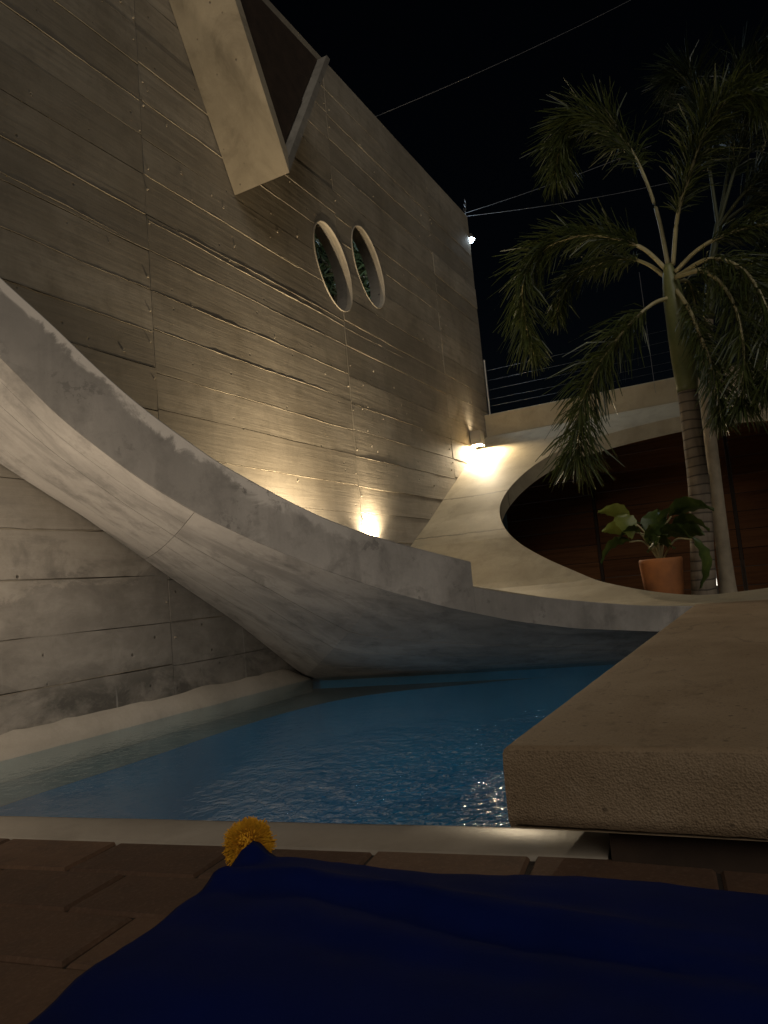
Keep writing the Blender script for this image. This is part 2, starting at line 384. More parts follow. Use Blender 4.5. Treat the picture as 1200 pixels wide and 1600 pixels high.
pv_root = MB().add([(*cop(-2.2, 0.002), -.013), (*cop(3.6, .002), -.013), (*cop(3.6, 2.6), -.013), (*cop(-2.2, 2.6), -.013)], [(0, 1, 2, 3)]).build('paving', m_joint)
tag(pv_root, 'dark sand bed of the brown paved terrace', 'paving', kind='structure')
PL, PW, GAP = .43, .232, .012
shapes = []
for k in range(6):
    mb = MB(); e_ = .007
    hw, hl = (PW - GAP) / 2, (PL - GAP) / 2
    j = lambda: random.uniform(-.0018, .0018)
    cs = [(-hl + j(), -hw + j()), (hl + j(), -hw + j()), (hl + j(), hw + j()), (-hl + j(), hw + j())]
    ins = [(x - math.copysign(e_, x), y - math.copysign(e_, y)) for x, y in cs]
    tz = [j() for _ in range(4)]
    mb.add([(x, y, -.05) for x, y in cs] + [(x, y, -.008) for x, y in cs] + [(x, y, tz[i]) for i, (x, y) in enumerate(ins)],
           [(3, 2, 1, 0)] + [(i, (i + 1) % 4, 4 + (i + 1) % 4, 4 + i) for i in range(4)] + [(4 + i, 4 + (i + 1) % 4, 8 + (i + 1) % 4, 8 + i) for i in range(4)] + [(8, 9, 10, 11)])
    o = mb.build('paver', m_paver); shapes.append(o.data); bpy.data.objects.remove(o)
ang = math.atan2(cd.y, cd.x)
for r in range(7):
    for k in range(-5, 7):
        t = .48 + PL * k + (PL / 2 if r % 2 else 0) + PL / 2; wd = PW * (r + .5) - .012
        x, y = cop(t, wd)
        if y > WV - .2 or x < -.1 or y < -.6: continue
        o = bpy.data.objects.new('paver', random.choice(shapes)); COL.objects.link(o); o.parent = pv_root
        o.location = (x, y, random.uniform(-.0015, .001) - .003); o.rotation_euler = (random.uniform(-.002, .002), random.uniform(-.002, .002), ang + random.uniform(-.008, .008) + (math.pi if random.random() < .5 else 0))

# ------------------------------------------------------------------ tall board-formed wall with two round openings
WTOP, WEND, WST = 7.36, 12.33, -1.8
wall = empty('concrete_wall', (5, WV, 0), 'tall board-formed concrete wall rising behind the pool with two round openings', 'wall')
wins = [(7.28, 4.565, .55), (8.19, 4.885, .55)]       # centre x, z and a clearance radius
WA_, WB_, WT_ = .36, .53, math.radians(26)             # each opening is an ellipse leaning back along the wall
def wpt(wx, wz, th, grow=0.0):
    a_, b_ = (WA_ + grow) * math.cos(th), (WB_ + grow) * math.sin(th)
    return wx + a_ * math.cos(WT_) - b_ * math.sin(WT_), wz + a_ * math.sin(WT_) + b_ * math.cos(WT_)
def chord(wx, wz, z, grow):
    xs_ = [wpt(wx, wz, k * math.tau / 180, grow) for k in range(180)]; xs_ = [q[0] for q in xs_ if abs(q[1] - z) < .03]
    return (min(xs_), max(xs_)) if xs_ else None
def cutter():
    mb = MB()
    for x, z, r in wins:
        n = 64; vs_ = []
        for yy in (WV - .4, WV + .8): vs_ += [(lambda q: (q[0], yy, q[1]))(wpt(x, z, k * math.tau / n)) for k in range(n)]
        mb.add(vs_, [tuple(range(n - 1, -1, -1)), tuple(range(n, 2 * n))] + [(k, (k + 1) % n, n + (k + 1) % n, n + k) for k in range(n)])
    return mb.build('opening_cutter', m_wallback)
cut = cutter()
def carve(objs):
    for o in objs:
        md = o.modifiers.new('cut', 'BOOLEAN'); md.operation = 'DIFFERENCE'; md.object = cut; md.solver = 'EXACT'
    bpy.context.view_layer.update(); dg = bpy.context.evaluated_depsgraph_get()
    for o in objs:
        me = bpy.data.meshes.new_from_object(o.evaluated_get(dg)); o.modifiers.clear(); o.data = me
core = MB().box(WST, WEND - .004, WV + .02, WV + .21, -.4, WTOP - .01).build('core', m_wallback, wall)
to_cut = [core]
seams = [WST, 1.21, 4.29, 7.425, 10.45, WEND]
zb = 1.618; BH = .333; row_lines = []
for ci in range(5):
    x0, x1 = seams[ci] + .003, seams[ci + 1] - .003
    zs_ = []
    for k in range(-6, 19):
        zz = zb + k * BH + (ci - 2) * .012 * math.sin(k * 1.7 + ci) + random.uniform(-.02, .02)
        if -.38 < zz < WTOP - .12: zs_.append(zz)
    row_lines.append(list(zs_)); zs_ = [-.4] + zs_ + [WTOP]
    for k in range(len(zs_) - 1):
        gp = .0025 if zs_[k] > 1.5 else .001
        z0, z1 = zs_[k] + gp, zs_[k + 1] - gp
        dlo = random.uniform(0, .009 if zs_[k] > 1.5 else .0035); dhi = dlo * random.uniform(-.2, .9)
        if random.random() < .25: dlo, dhi = dhi, dlo
        nxp = 14; seed = random.uniform(0, 99); bk, lo, md_, hi, bk2 = [], [], [], [], []
        bow = random.uniform(-.002, .002)
        for i in range(nxp + 1):
            x = x0 + (x1 - x0) * i / nxp; wob = .006 * nz(x, seed, 0, 2.2) + bow * math.sin(math.pi * i / nxp)
            wob2 = .006 * nz(x, seed, 7, 2.2) + bow * math.sin(math.pi * i / nxp)
            if k == 0: wob = 0
            if k == len(zs_) - 2: wob2 = 0
            dd = .004 * nz(x, seed, 3, .8)
            bk.append((x, WV + .022, z0 + wob)); lo.append((x, WV - dlo - dd, z0 + wob + .001)); md_.append((x, WV - (dlo + dhi) / 2 - dd * 1.6, (z0 + z1) / 2))
            hi.append((x, WV - dhi - dd, z1 + wob2 - .001)); bk2.append((x, WV + .022, z1 + wob2))
        mb = MB().grid([bk, lo, md_, hi, bk2, bk])
        rr = [bk, lo, md_, hi, bk2]
        mb.add([q[0] for q in rr], [(0, 1, 2, 3, 4)]); mb.add([q[-1] for q in rr], [(4, 3, 2, 1, 0)])
        o = mb.build('board_panel', m_wall, wall)
        if any(x0 < wx + wr and x1 > wx - wr and z0 < wz + wr * 1.2 and z1 > wz - wr * 1.2 for wx, wz, wr in wins): 
            bm = bmesh.new(); bm.from_mesh(o.data); bmesh.ops.remove_doubles(bm, verts=bm.verts, dist=1e-5); bmesh.ops.recalc_face_normals(bm, faces=bm.faces); bm.to_mesh(o.data); bm.free()
            to_cut.append(o)
carve(to_cut)
bpy.data.objects.remove(cut)
for wx, wz, wr in wins:      # slightly proud cement lip round each opening
    n = 72; rows = []
    for k in range(n + 1):
        j = .002 * nz(k * .2, wx, 0, 1); row = []
        for dr_, dy_ in ((-.004, .06), (-.004, -.010), (.002, -.014), (.009, -.012), (.011, .01)):
            qx, qz = wpt(wx, wz, k * math.tau / n, dr_ + j); row.append((qx, WV + dy_, qz))
        rows.append(row)
    MB().grid(rows).build('opening_lip', m_lip, wall, smooth=True)
# cement fins left where the form boards leaked
def fin(x0, x1, z, size, rough, slope=0):
    n = max(8, int((x1 - x0) / .05)); seed = random.uniform(0, 50); rows = [[], [], [], []]
    for i in range(n + 1):
        t = i / n; x = x0 + (x1 - x0) * t; e_ = min(1, 6 * t, 6 * (1 - t))
        s = size * e_ * max(.12, .55 + .9 * nz(x, seed, 0, 3) + rough * nz(x, seed, 1, 11)); zc = z + slope * (x - x0) + .012 * nz(x, seed, 4, 1.6) + .006 * rough * nz(x, seed, 9, 9)
        rows[0].append((x, WV + .012, zc - s * .6)); rows[1].append((x, WV - .004 - s * .6, zc - s * .2)); rows[2].append((x, WV - .004 - s * .5, zc + s * .2)); rows[3].append((x, WV + .012, zc + s * .7))
    MB().grid(rows).build('cement_fin', m_fin, wall)
fin(2.2, 4.28, 3.70, .010, .8, -.03); fin(4.30, 7.42, 3.90, .012, .9, -.008); fin(7.43, 9.0, 3.86, .008, .8)
random.seed(21)
for ci in range(1, 5):
    for k, zline in enumerate(row_lines[ci]):
        if random.random() < .22 or zline < .2: continue
        a0, a1 = seams[ci] + .01, seams[ci + 1] - .01; ln = a1 - a0
        f0 = random.choice([0, 0, 0, random.uniform(0, .4)]); f1 = random.choice([1, 1, random.uniform(.6, 1)])
        spans = [(a0 + ln * f0, a0 + ln * f1)]
        for wx, wz, wr in wins:
            ch = chord(wx, wz, zline, .03)
            if ch:
                nsp = []
                for s0, s1 in spans:
                    if s1 < ch[0] or s0 > ch[1]: nsp.append((s0, s1))
                    else:
                        if ch[0] - s0 > .2: nsp.append((s0, ch[0]))
                        if s1 - ch[1] > .2: nsp.append((ch[1], s1))
                spans = nsp
        for s0, s1 in spans: fin(s0, s1, zline, random.uniform(.0035, .0075), .8)
# nail heads and tie marks left beside the panel seams
for ci in range(2, 5):
    xs_ = seams[ci] + .0
    for k in range(26):
        zc = .5 + k * .26 + random.uniform(-.05, .05); xx = xs_ + random.choice([-1, 1]) * random.uniform(.02, .05)
        if any(abs(zc - q) < .03 for q in row_lines[ci]) or any(math.hypot(xx - wx, zc - wz) < wr * 1.3 for wx, wz, wr in wins): continue
        n = 7; r_ = random.uniform(.006, .011)
        MB().add([(xx + r_ * math.cos(i * math.tau / n), WV + .004, zc + r_ * math.sin(i * math.tau / n)) for i in range(n)] + [(xx + r_ * .6 * math.cos(i * math.tau / n), WV - .016, zc + r_ * .6 * math.sin(i * math.tau / n)) for i in range(n)],
             [(i, (i + 1) % n, n + (i + 1) % n, n + i) for i in range(n)] + [tuple(range(n, 2 * n))]).build('cement_nub', m_fin, wall)
for i in range(95):      # blowholes and form-tie plugs scattered over the boards
    xx = random.uniform(2.2, 12.0); zc = random.uniform(1.7, 6.9)
    if any(math.hypot(xx - wx, zc - wz) < wr * 1.3 for wx, wz, wr in wins): continue
    n = 8; r_ = random.uniform(.007, .013); dpt_ = random.uniform(.006, .013)
    MB().add([(xx + r_ * math.cos(i_ * math.tau / n), WV + .004, zc + r_ * 1.2 * math.sin(i_ * math.tau / n)) for i_ in range(n)] + [(xx + r_ * .75 * math.cos(i_ * math.tau / n), WV - dpt_, zc + r_ * math.sin(i_ * math.tau / n)) for i_ in range(n)] + [(xx, WV - dpt_ + .012, zc)],
         [(i_, (i_ + 1) % n, n + (i_ + 1) % n, n + i_) for i_ in range(n)] + [(n + i_, n + (i_ + 1) % n, 2 * n) for i_ in range(n)]).build('tie_plug', m_fin, wall)

# ------------------------------------------------------------------ V-shaped concrete hopper high on the wall
vr = empty('concrete_spout', (5.47, WV, 4.64), 'V-shaped concrete spout jutting from the upper part of the tall wall', 'spout')
VA = (5.47, 4.64); ZT = 6.42; V0 = 3.54
lt = (VA[0] - .50 * (ZT - VA[1]), ZT); rt = (VA[0] + .556 * (ZT - VA[1]), ZT)
def prism(poly, y0, y1):
    n = len(poly); return MB().add([(x, y0, z) for x, z in poly] + [(x, y1, z) for x, z in poly],
        [tuple(range(n)), tuple(range(2 * n - 1, n - 1, -1))] + [(i, n + i, n + (i + 1) % n, (i + 1) % n) for i in range(n)])
TH = .105
ap = (VA[0], VA[1] + TH * 2.0)
o = prism([VA, ap, (lt[0] + TH, ZT), lt], V0, WV - .012).build('leg', m_spout, vr)
set_st(o, [(q.co.z * 1.12, q.co.y * .55, 0) for q in o.data.vertices])
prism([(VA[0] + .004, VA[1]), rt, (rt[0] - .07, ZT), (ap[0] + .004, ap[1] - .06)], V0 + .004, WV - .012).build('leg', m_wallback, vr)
zm = 5.72
fx = lambda z, s: ap[0] + (lt[0] + TH - ap[0]) * (z - ap[1]) / (ZT - ap[1]) if s < 0 else ap[0] + (rt[0] - TH - ap[0]) * (z - ap[1]) / (ZT - ap[1])
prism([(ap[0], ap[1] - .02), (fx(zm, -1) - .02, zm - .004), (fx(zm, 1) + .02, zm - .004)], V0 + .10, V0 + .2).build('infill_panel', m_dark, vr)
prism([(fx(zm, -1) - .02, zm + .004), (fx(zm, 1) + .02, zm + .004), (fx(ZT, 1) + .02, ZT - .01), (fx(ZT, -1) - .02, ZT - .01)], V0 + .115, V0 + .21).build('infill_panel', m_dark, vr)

# ------------------------------------------------------------------ curved concrete shell (hammock profile) with round hole
shell = empty('concrete_shell', (6.2, 2.6, 0), 'sweeping curved concrete shell with a large round hole above the pool end', 'shell')
AX, AY = 3.26, 3.1004; DX, DY = .79049, -.61247; NX, NY = -.61247, -.79049          # rim line and its pool-side normal
Uhi = smoothed([(-1.75, 3.62), (-1.3, 3.10), (-.882, 2.64), (-.747, 2.505), (-.618, 2.38), (-.457, 2.20), (-.232, 1.975), (-.057, 1.825), (.122, 1.685), (.243, 1.589), (.499, 1.433), (.696, 1.318), (.934, 1.194), (1.189, 1.090), (1.507, .983), (1.99, .842), (2.4, .75)], .12)
Ulo = smoothed([(1.5, .79), (1.975, .669), (2.359, .584), (2.706, .522), (3.1, .458), (3.453, .407), (4.016, .351), (4.4, .33)], .12)
Llo = smoothed([(-1.75, 3.2), (-1.3, 2.62), (-.896, 2.174), (-.795, 2.055), (-.689, 1.925), (-.552, 1.785), (-.365, 1.621), (-.196, 1.479), (.036, 1.32), (.159, 1.238), (.472, 1.07), (.873, .876), (1.303, .702), (1.769, .545), (2.27, .406), (2.819, .295), (3.613, .189), (4.2, .15)], .12)
zsurf = smoothed([(1.7, 3.72), (2.1, 3.1), (2.56, 2.467), (2.77, 2.2), (3.08, 1.795), (3.36, 1.51), (3.65, 1.26), (4.0, 1.018), (4.45, .81), (4.82, .669), (5.4, .522), (5.99, .407), (6.43, .362), (6.75, .37), (7.05, .41), (7.6, .60), (8.65, 1.24), (9.32, 1.6), (10.1, 2.06), (11.03, 2.6), (12.2, 3.26)], .12)
TS = 1.982
def rimpt(t, back, z): return (AX + DX * t - NX * back, AY + DY * t - NY * back, z)
def rim_strip(t0, t1, n, top, lo, thick):
    mb = MB(); rows = [[], [], [], []]
    for k in range(n + 1):
        t = t0 + (t1 - t0) * k / n; j = .003 * nz(t, 1, 1, 3)
        rows[0].append(rimpt(t, 0 + j, lo(t))); rows[1].append(rimpt(t, 0 + j, top(t) - .008)); rows[2].append(rimpt(t, .008, top(t))); rows[3].append(rimpt(t, thick, top(t)))
    r4 = [rimpt(t0 + (t1 - t0) * k / n, thick, lo(t0 + (t1 - t0) * k / n)) for k in range(n + 1)]
    rows.append(r4); rows.append(rows[0]); mb.grid(rows)
    for i in (0, -1): mb.add([q[i] for q in rows[:5]], [(0, 1, 2, 3, 4)])
    return mb
for nm_, t0_, t1_, n_, top_ in (('raised_rim', -1.72, TS, 90, Uhi), ('rim', TS + .001, 4.05, 50, Ulo)):
    mb = rim_strip(t0_, t1_, n_, top_, Llo, .15); o = mb.build(nm_, m_rim, shell); vals = []
    for q in mb.v:
        t = (q[0] - AX) * DX + (q[1] - AY) * DY; vals.append((t, top_(t) - q[2], 0))
    if len(vals) == len(o.data.vertices): set_st(o, vals)
# dish: triangulated plan, lifted on to the profile, given thickness
hole_pts = [(7.10, .107), (7.05, .36), (7.03, .60), (7.13, .885), (7.30, 1.20), (7.53, 1.53), (7.79, 1.88), (8.10, 2.29), (8.46, 2.68), (8.83, 2.95), (9.28, 3.15), (9.65, 3.215), (10.05, 3.17), (10.5, 3.01), (10.88, 2.74), (11.08, 2.44), (11.25, 2.0), (11.37, 1.545), (11.45, 1.01), (11.44, .5), (11.36, 0), (11.1, -.65), (10.6, -1.2), (9.9, -1.6), (9.2, -1.68), (8.5, -1.45), (7.9, -1.0), (7.42, -.5), (7.2, -.15)]
hl = catmull(hole_pts + [hole_pts[0]], 180)[:-1]; hl = [(q.x, q.y) for q in hl]
DU1 = 12.06
outer = [rimpt(-1.68 + (3.98 + 1.68) * k / 70, .07, 0)[:2] for k in range(71)]
outer += [(6.46, .56), (6.46, -2.4), (9, -2.4), (DU1, -2.4), (DU1, 0), (DU1, 2), (DU1, WV - .006)]
outer += [(DU1 - (DU1 - 2.1) * k / 60, WV - .006) for k in range(1, 60)]
outer = [q for q in outer if q[1] <= WV]
def inside(poly, x, y):
    r_ = False; j = len(poly) - 1
    for i in range(len(poly)):
        xi, yi = poly[i]; xj, yj = poly[j]
        if (yi > y) != (yj > y) and x < (xj - xi) * (y - yi) / (yj - yi) + xi: r_ = not r_
        j = i
    return r_
pts = [Vector(q) for q in outer] + [Vector(q) for q in hl]
no, nh = len(outer), len(hl)
edges = [(i, (i + 1) % no) for i in range(no)] + [(no + i, no + (i + 1) % nh) for i in range(nh)]
x = 2.0
while x < DU1:
    y = -2.3
    while y < WV:
        if inside(outer, x, y) and not inside(hl, x, y): pts.append(Vector((x + .001, y)))
        y += .22
    x += .11
vo, eo, fo, *_ = delaunay_2d_cdt(pts, edges, [], 0, 1e-4)
keep = []
for f_ in fo:
    cx = sum(vo[i].x for i in f_) / len(f_); cy = sum(vo[i].y for i in f_) / len(f_)
    if inside(outer, cx, cy) and not inside(hl, cx, cy): keep.append(tuple(f_))
def vrim(x): return AY + DY * (x - AX) / DX
def lift(x, y):
    k = max(0., min(1., (6.25 - x) / 1.7)); k = k * k * (3 - 2 * k); return .32 * k * max(0., y - vrim(x))
topz = [zsurf(q.x) + lift(q.x, q.y) + .004 * nz(q.x, q.y, 0, 1.2) for q in vo]
def thick(x): 
    dz = (zsurf(x + .05) - zsurf(x - .05)) / .1; return (.20 if x > 6.4 else .12) * math.sqrt(1 + min(dz * dz, 1.6))
ec = {}
for f_ in keep:
    for i in range(len(f_)):
        k = (f_[i], f_[(i + 1) % len(f_)]); ec[k] = 1
nvo = len(vo)
mb = MB(); side = [k for k in ec if (k[1], k[0]) not in ec]
mb.add([(q.x, q.y, topz[i]) for i, q in enumerate(vo)] + [(q.x, q.y, topz[i] - thick(q.x)) for i, q in enumerate(vo)],
       keep + [tuple(i + nvo for i in f_[::-1]) for f_ in keep] + [(a_, a_ + nvo, b_ + nvo, b_) for a_, b_ in side])
dish = mb.build('dish', m_dish, shell)
# soffit between the rim's lower edge and the wall / far waterline
Mc = [(1.95, WV - .015, 2.35), (2.4, WV - .015, 1.98), (2.9, WV - .015, 1.70), (3.2, WV - .015, 1.545), (3.5, WV - .015, 1.40), (4.38, WV - .015, .91), (5.08, WV - .015, .53), (5.7, WV - .015, .14), (6.02, WV - .03, -.06), (6.17, 4.05, -.12), (6.28, 3.4, -.12), (6.38, 2.82, -.12), (6.55, 2.0, -.12), (6.70, 1.25, -.12), (6.80, .7, -.12)]
def poly_eval(Pts, s):
    ls = [0]
    for a_, b_ in zip(Pts, Pts[1:]): ls.append(ls[-1] + (Vector(b_) - Vector(a_)).length)
    d = s * ls[-1]
    for i in range(len(Pts) - 1):
        if d <= ls[i + 1] + 1e-9: return Vector(Pts[i]).lerp(Vector(Pts[i + 1]), (d - ls[i]) / (ls[i + 1] - ls[i]))
    return Vector(Pts[-1])
pairs = [(0, 0), (.30, .27), (.55, .60), (1, 1)]
def soff(s, f_):
    t = -1.72 + (4.05 + 1.72) * s
    lp = Vector(rimpt(t, .012, Llo(t) + .006)); mp_ = poly_eval(Mc, interp(pairs, s)); q = lp.lerp(mp_, f_)
    q.z -= .05 * math.sin(math.pi * f_) * (1 - s); q.x += .004 * nz(q.x, q.y, q.z, 2); return q
random.seed(11)
segs = [(0, .3181), (.3186, 1)]
strips = [0, .17, .36, .55, .77, 1.0]
for s0, s1 in segs:
    n = int(110 * (s1 - s0)) + 2
    for b0, b1 in zip(strips, strips[1:]):
        off = random.uniform(0, .0045); rows = []; vals = []
        if s0 == 0: off *= .8
        for k in range(n + 1):
            s = s0 + (s1 - s0) * k / n; row = []
            for i in range(6):
                e_ = .0009 if i == 0 and b0 > 0 else (-.0009 if i == 5 and b1 < 1 else 0); f_ = b0 + (b1 - b0) * i / 5 + e_
                q = soff(s, f_); row.append(q + Vector((-.45, 0, -.88)) * off); vals.append((s * 5.6, f_ * 1.3 + s0 * 3, 0))
            rows.append(row)
        back = [[q + Vector((.02, 0, .035)) for q in (rw[0], rw[-1])] for rw in rows]
        mb = MB().grid(rows); mb.grid([[rw[0] for rw in rows], [q[0] for q in back]]); mb.grid([[rw[-1] for rw in rows], [q[1] for q in back]]); mb.grid([rows[0], [q + Vector((.02, 0, .035)) for q in rows[0]]]); mb.grid([rows[-1], [q + Vector((.02, 0, .035)) for q in rows[-1]]])
        o = mb.build('soffit_panel', m_soffit, shell); set_st(o, vals + [(0, 0, 0)] * (len(o.data.vertices) - len(vals)))
# parapet closing the far end of the shell
pr = MB(); rows = [[], [], [], [], []]
for k in range(41):
    y = WV - .008 - (WV + 2.4) * k / 40; j = .004 * nz(0, y, 0, 2)
    rows[0].append((12.10 + j, y, 3.0)); rows[1].append((12.10 + j, y, 3.570 + j)); rows[2].append((12.115 + j, y, 3.583 + j)); rows[3].append((12.30, y, 3.583)); rows[4].append((12.30, y, 3.0))
pr.grid(rows + [rows[0]])
for i in (0, -1): pr.add([q[i] for q in rows], [(0, 1, 2, 3, 4)])
par = pr.build('parapet', m_parapet, shell)
# rounded cement cove where wall meets the water
rows = []
for k in range(49):
    x = 1.55 + (5.98 - 1.55) * k / 48; j = 1 + .25 * nz(x, 0, 0, 2.5); e_ = min(1, (5.98 - x) * 3 + .2)
    rows.append([(x, WV - .002, ZW + .135 * j * e_ + .012 * nz(x, 2, 0, 8)), (x, WV - .03, ZW + .12 * j * e_), (x, WV - .075 * j, ZW + .075 * j * e_), (x, WV - .105 * j, ZW + .02 * e_), (x, WV - .115 * j, ZW - .12)])
tag(MB().grid(rows).build('cement_cove', m_fillet, smooth=True), 'pale rounded cement cove along the wall foot at the waterline', 'cove')

# ------------------------------------------------------------------ stone slab bench
bench = empty('stone_bench', (3.5, 0, 0), 'thick pebbled stone slab bench overhanging the pool edge', 'bench')
def ztop(x): return .282 + .083 * (x - 1.82) / 4.6
xs = [1.812 + .012 * k for k in range(26)] + [2.15 + .09 * k for k in range(0, 48)] + [6.42]
ys = [.675 - .012 * k for k in range(30)] + [.30 - .04 * k for k in range(0, 31)]
X0, Y0, Y1 = xs[0], ys[0], ys[-1]; TH = .192
def rough_pt(x, y, z, nvec, amt):
    d = amt * (nz(x, y, z, 9) * .7 + nz(x, y, z, 60) * .7); return (x + nvec[0] * d, y + nvec[1] * d, z + nvec[2] * d)
def edge(x, y):     # eased arrises
    r = .016; dx = max(0, r - (x - X0)) / r; dy = max(0, r - (Y0 - y)) / r; return r * .55 * (dx * dx + dy * dy)
mb = MB(); skew = lambda x, y: (x + .05 * (Y0 - y) * .6, y - .035 * (x - X0) / 4.6, 0)
top = []
for x in xs:
    top.append([(lambda q: (skew(*q[:2])[0], skew(*q[:2])[1], q[2]))(rough_pt(x, y, ztop(x) - edge(x, y), (0, 0, 1), .0022)) for y in ys])
mb.grid(top)
nzv = 17
front = []
for k in range(nzv):
    f_ = k / (nzv - 1); row = []
    for i, y in enumerate(ys):
        tx = top[0][i]
        z = tx[2] - f_ * (TH - .01); amt = .003 * min(1, f_ * 6) 
        row.append(tx if k == 0 else rough_pt(tx[0] - .006 * math.sin(math.pi * min(1, f_ * 4) / 2) + .012 * max(0, f_ - .9) * 10, tx[1], z, (-1, 0, 0), amt))
    front.append(row)
mb.grid(front)
lside = []
for k in range(nzv):
    row = []
    for i, x in enumerate(xs):
        f_ = k / (nzv - 1); tx = top[i][0]
        q = tx if k == 0 else (front[k][0] if i == 0 else rough_pt(tx[0], tx[1] + .004, tx[2] - f_ * (TH - .01), (0, 1, 0), .006))
        row.append(q)
    lside.append(row)
mb.grid(lside)
bl, br_ = lside[-1][0], front[-1][-1]
mb.add([bl, br_, (6.42, Y1, ztop(6.42) - TH), lside[-1][-1]], [(0, 1, 2, 3)])
mb.build('slab', m_slab, bench, smooth=True)
pb_ = MB().add([(1.885, .45, -1.12), (1.93, -.85, -1.12), (6.40, -.85, -1.12), (6.40, .45, -1.12), (1.885, .45, .078), (1.93, -.85, .078), (6.40, -.85, .16), (6.40, .45, .16)],
       [(0, 3, 2, 1), (4, 5, 6, 7), (0, 1, 5, 4), (1, 2, 6, 5), (2, 3, 7, 6), (3, 0, 4, 7)])
pb_.build('plinth', m_dark, bench)

# ------------------------------------------------------------------ timber fence seen through the hole, planter bed
fence = empty('timber_fence', (12.6, 1, -.06), 'dark reddish timber fence of horizontal planks seen through the round hole', 'fence')
pan = [(4.15, 2.64), (2.58, .52), (.46, -1.62), (-1.68, -3.6)]
for y1_, y0_ in pan:
    z = .0
    while z < 3.15:
        h = .285 + random.uniform(-.006, .006); d = random.uniform(-.005, .005)
        mb = MB(); e_ = .004; xa, xb = 12.60 + d, 12.63 + d
        zz0, zz1 = z + .004, min(z + h, 3.2) - .004
        mb.add([(xb, y0_, zz0), (xb, y1_, zz0), (xb, y1_, zz1), (xb, y0_, zz1), (xa + e_, y0_, zz0), (xa + e_, y1_, zz0), (xa + e_, y1_, zz1), (xa + e_, y0_, zz1), (xa, y0_, zz0 + e_), (xa, y1_, zz0 + e_), (xa, y1_, zz1 - e_), (xa, y0_, zz1 - e_)],
               [(0, 1, 2, 3), (0, 4, 5, 1), (1, 5, 6, 2), (2, 6, 7, 3), (3, 7, 4, 0), (4, 8, 9, 5), (5, 9, 10, 6), (6, 10, 11, 7), (7, 11, 8, 4), (8, 11, 10, 9)])
        mb.build('plank', m_wood, fence); z += h
for y in (2.61, .49, -1.65): MB().box(12.585, 12.66, y - .022, y + .022, -.06, 3.25).build('post', m_dark, fence)
bed = MB(); rows = []
for i in range(21):
    rows.append([(6.95 + .28 * i, 4.1 - .34 * k, .10 + .03 * nz(i * .28, k * .3, 0, 1.5)) for k in range(19)])
tag(bed.grid(rows).build('planter_bed', m_soil, smooth=True), 'dark planting soil below the round hole', 'soil', kind='structure')

# ------------------------------------------------------------------ palms
def frond(root, ctrl, llen, count, mleaf, r0=.024, bare=.12, seed=0, mst=None):
    rnd = random.Random(seed); path = catmull(ctrl, 60)
    fr_ = MB().tube(path, [r0 * (1 - .85 * k / 60) + .002 for k in range(61)], 6).build('frond', mst or m_rachis, root, smooth=True)
    mb = MB()
    for i in range(count):
        s = bare + (1 - bare) * (i + rnd.random()) / count; k = min(59, int(s * 60)); q = path[k].lerp(path[k + 1], s * 60 - k)
        tdir = (path[k + 1] - path[k]).normalized(); a_ = tdir.cross(Vector((0, 0, 1)))
        a_ = a_.normalized() if a_.length > .05 else Vector((1, 0, 0)); b_ = a_.cross(tdir).normalized()
        ph = (0 if rnd.random() < .5 else math.pi) + rnd.gauss(0, .75); rad = a_ * math.cos(ph) + b_ * math.sin(ph)
        env = min(1, (s - bare) * 7 + .45) * min(1, (1 - s) * 5 + .5)
        ln = llen * env * rnd.uniform(.8, 1.45); d1 = (rad * .82 + tdir * rnd.uniform(.45, 1.15)).normalized()
        d2 = (d1 + Vector((0, 0, -rnd.uniform(.2, .75)))).normalized()
        wd = rnd.uniform(.0055, .0105); sd_ = d1.cross(Vector((rnd.uniform(-1, 1), rnd.uniform(-1, 1), rnd.uniform(-1, 1)))).normalized()
        p1 = q + d1 * ln * .5; p2 = p1 + d2 * ln * .5
        mb.add([q - sd_ * .003, q + sd_ * .003, p1 + sd_ * wd, p1 - sd_ * wd, p2 + sd_ * wd * .35, p2 - sd_ * wd * .35], [(0, 1, 2, 3), (3, 2, 4, 5)])
    o = mb.build('leaflets', mleaf, root, recalc=False); o.parent = fr_; o['kind'] = 'stuff'
    return fr_
palm = empty('palm_tree', (8.6, .74, .1), 'foxtail palm with ringed trunk and arching bushy fronds growing through the hole', 'palm tree')
tp = catmull([(8.6, .765, .05), (8.6, .725, .6), (8.6, .66, 1.37), (8.6, .645, 1.93), (8.6, .635, 2.57)], 40)
mb = MB(); rows = []
mb.tube(tp, [(.135 - .025 * min(1, k / 26) - .006 * k / 40) * (1 + .012 * (1 if (k % 3 == 0) else 0)) for k in range(41)], 20).build('trunk', m_trunk, palm, smooth=True)
sp_ = catmull([(8.6, .635, 2.56), (8.6, .635, 2.9), (8.6, .64, 3.38), (8.6, .655, 3.8), (8.6, .66, 4.02)], 24)
MB().tube(sp_, [.108 + .016 * math.sin(math.pi * k / 16) if k <= 14 else .118 - .07 * (k - 14) / 10 for k in range(25)], 18).build('crownshaft', m_shaft, palm, smooth=True)
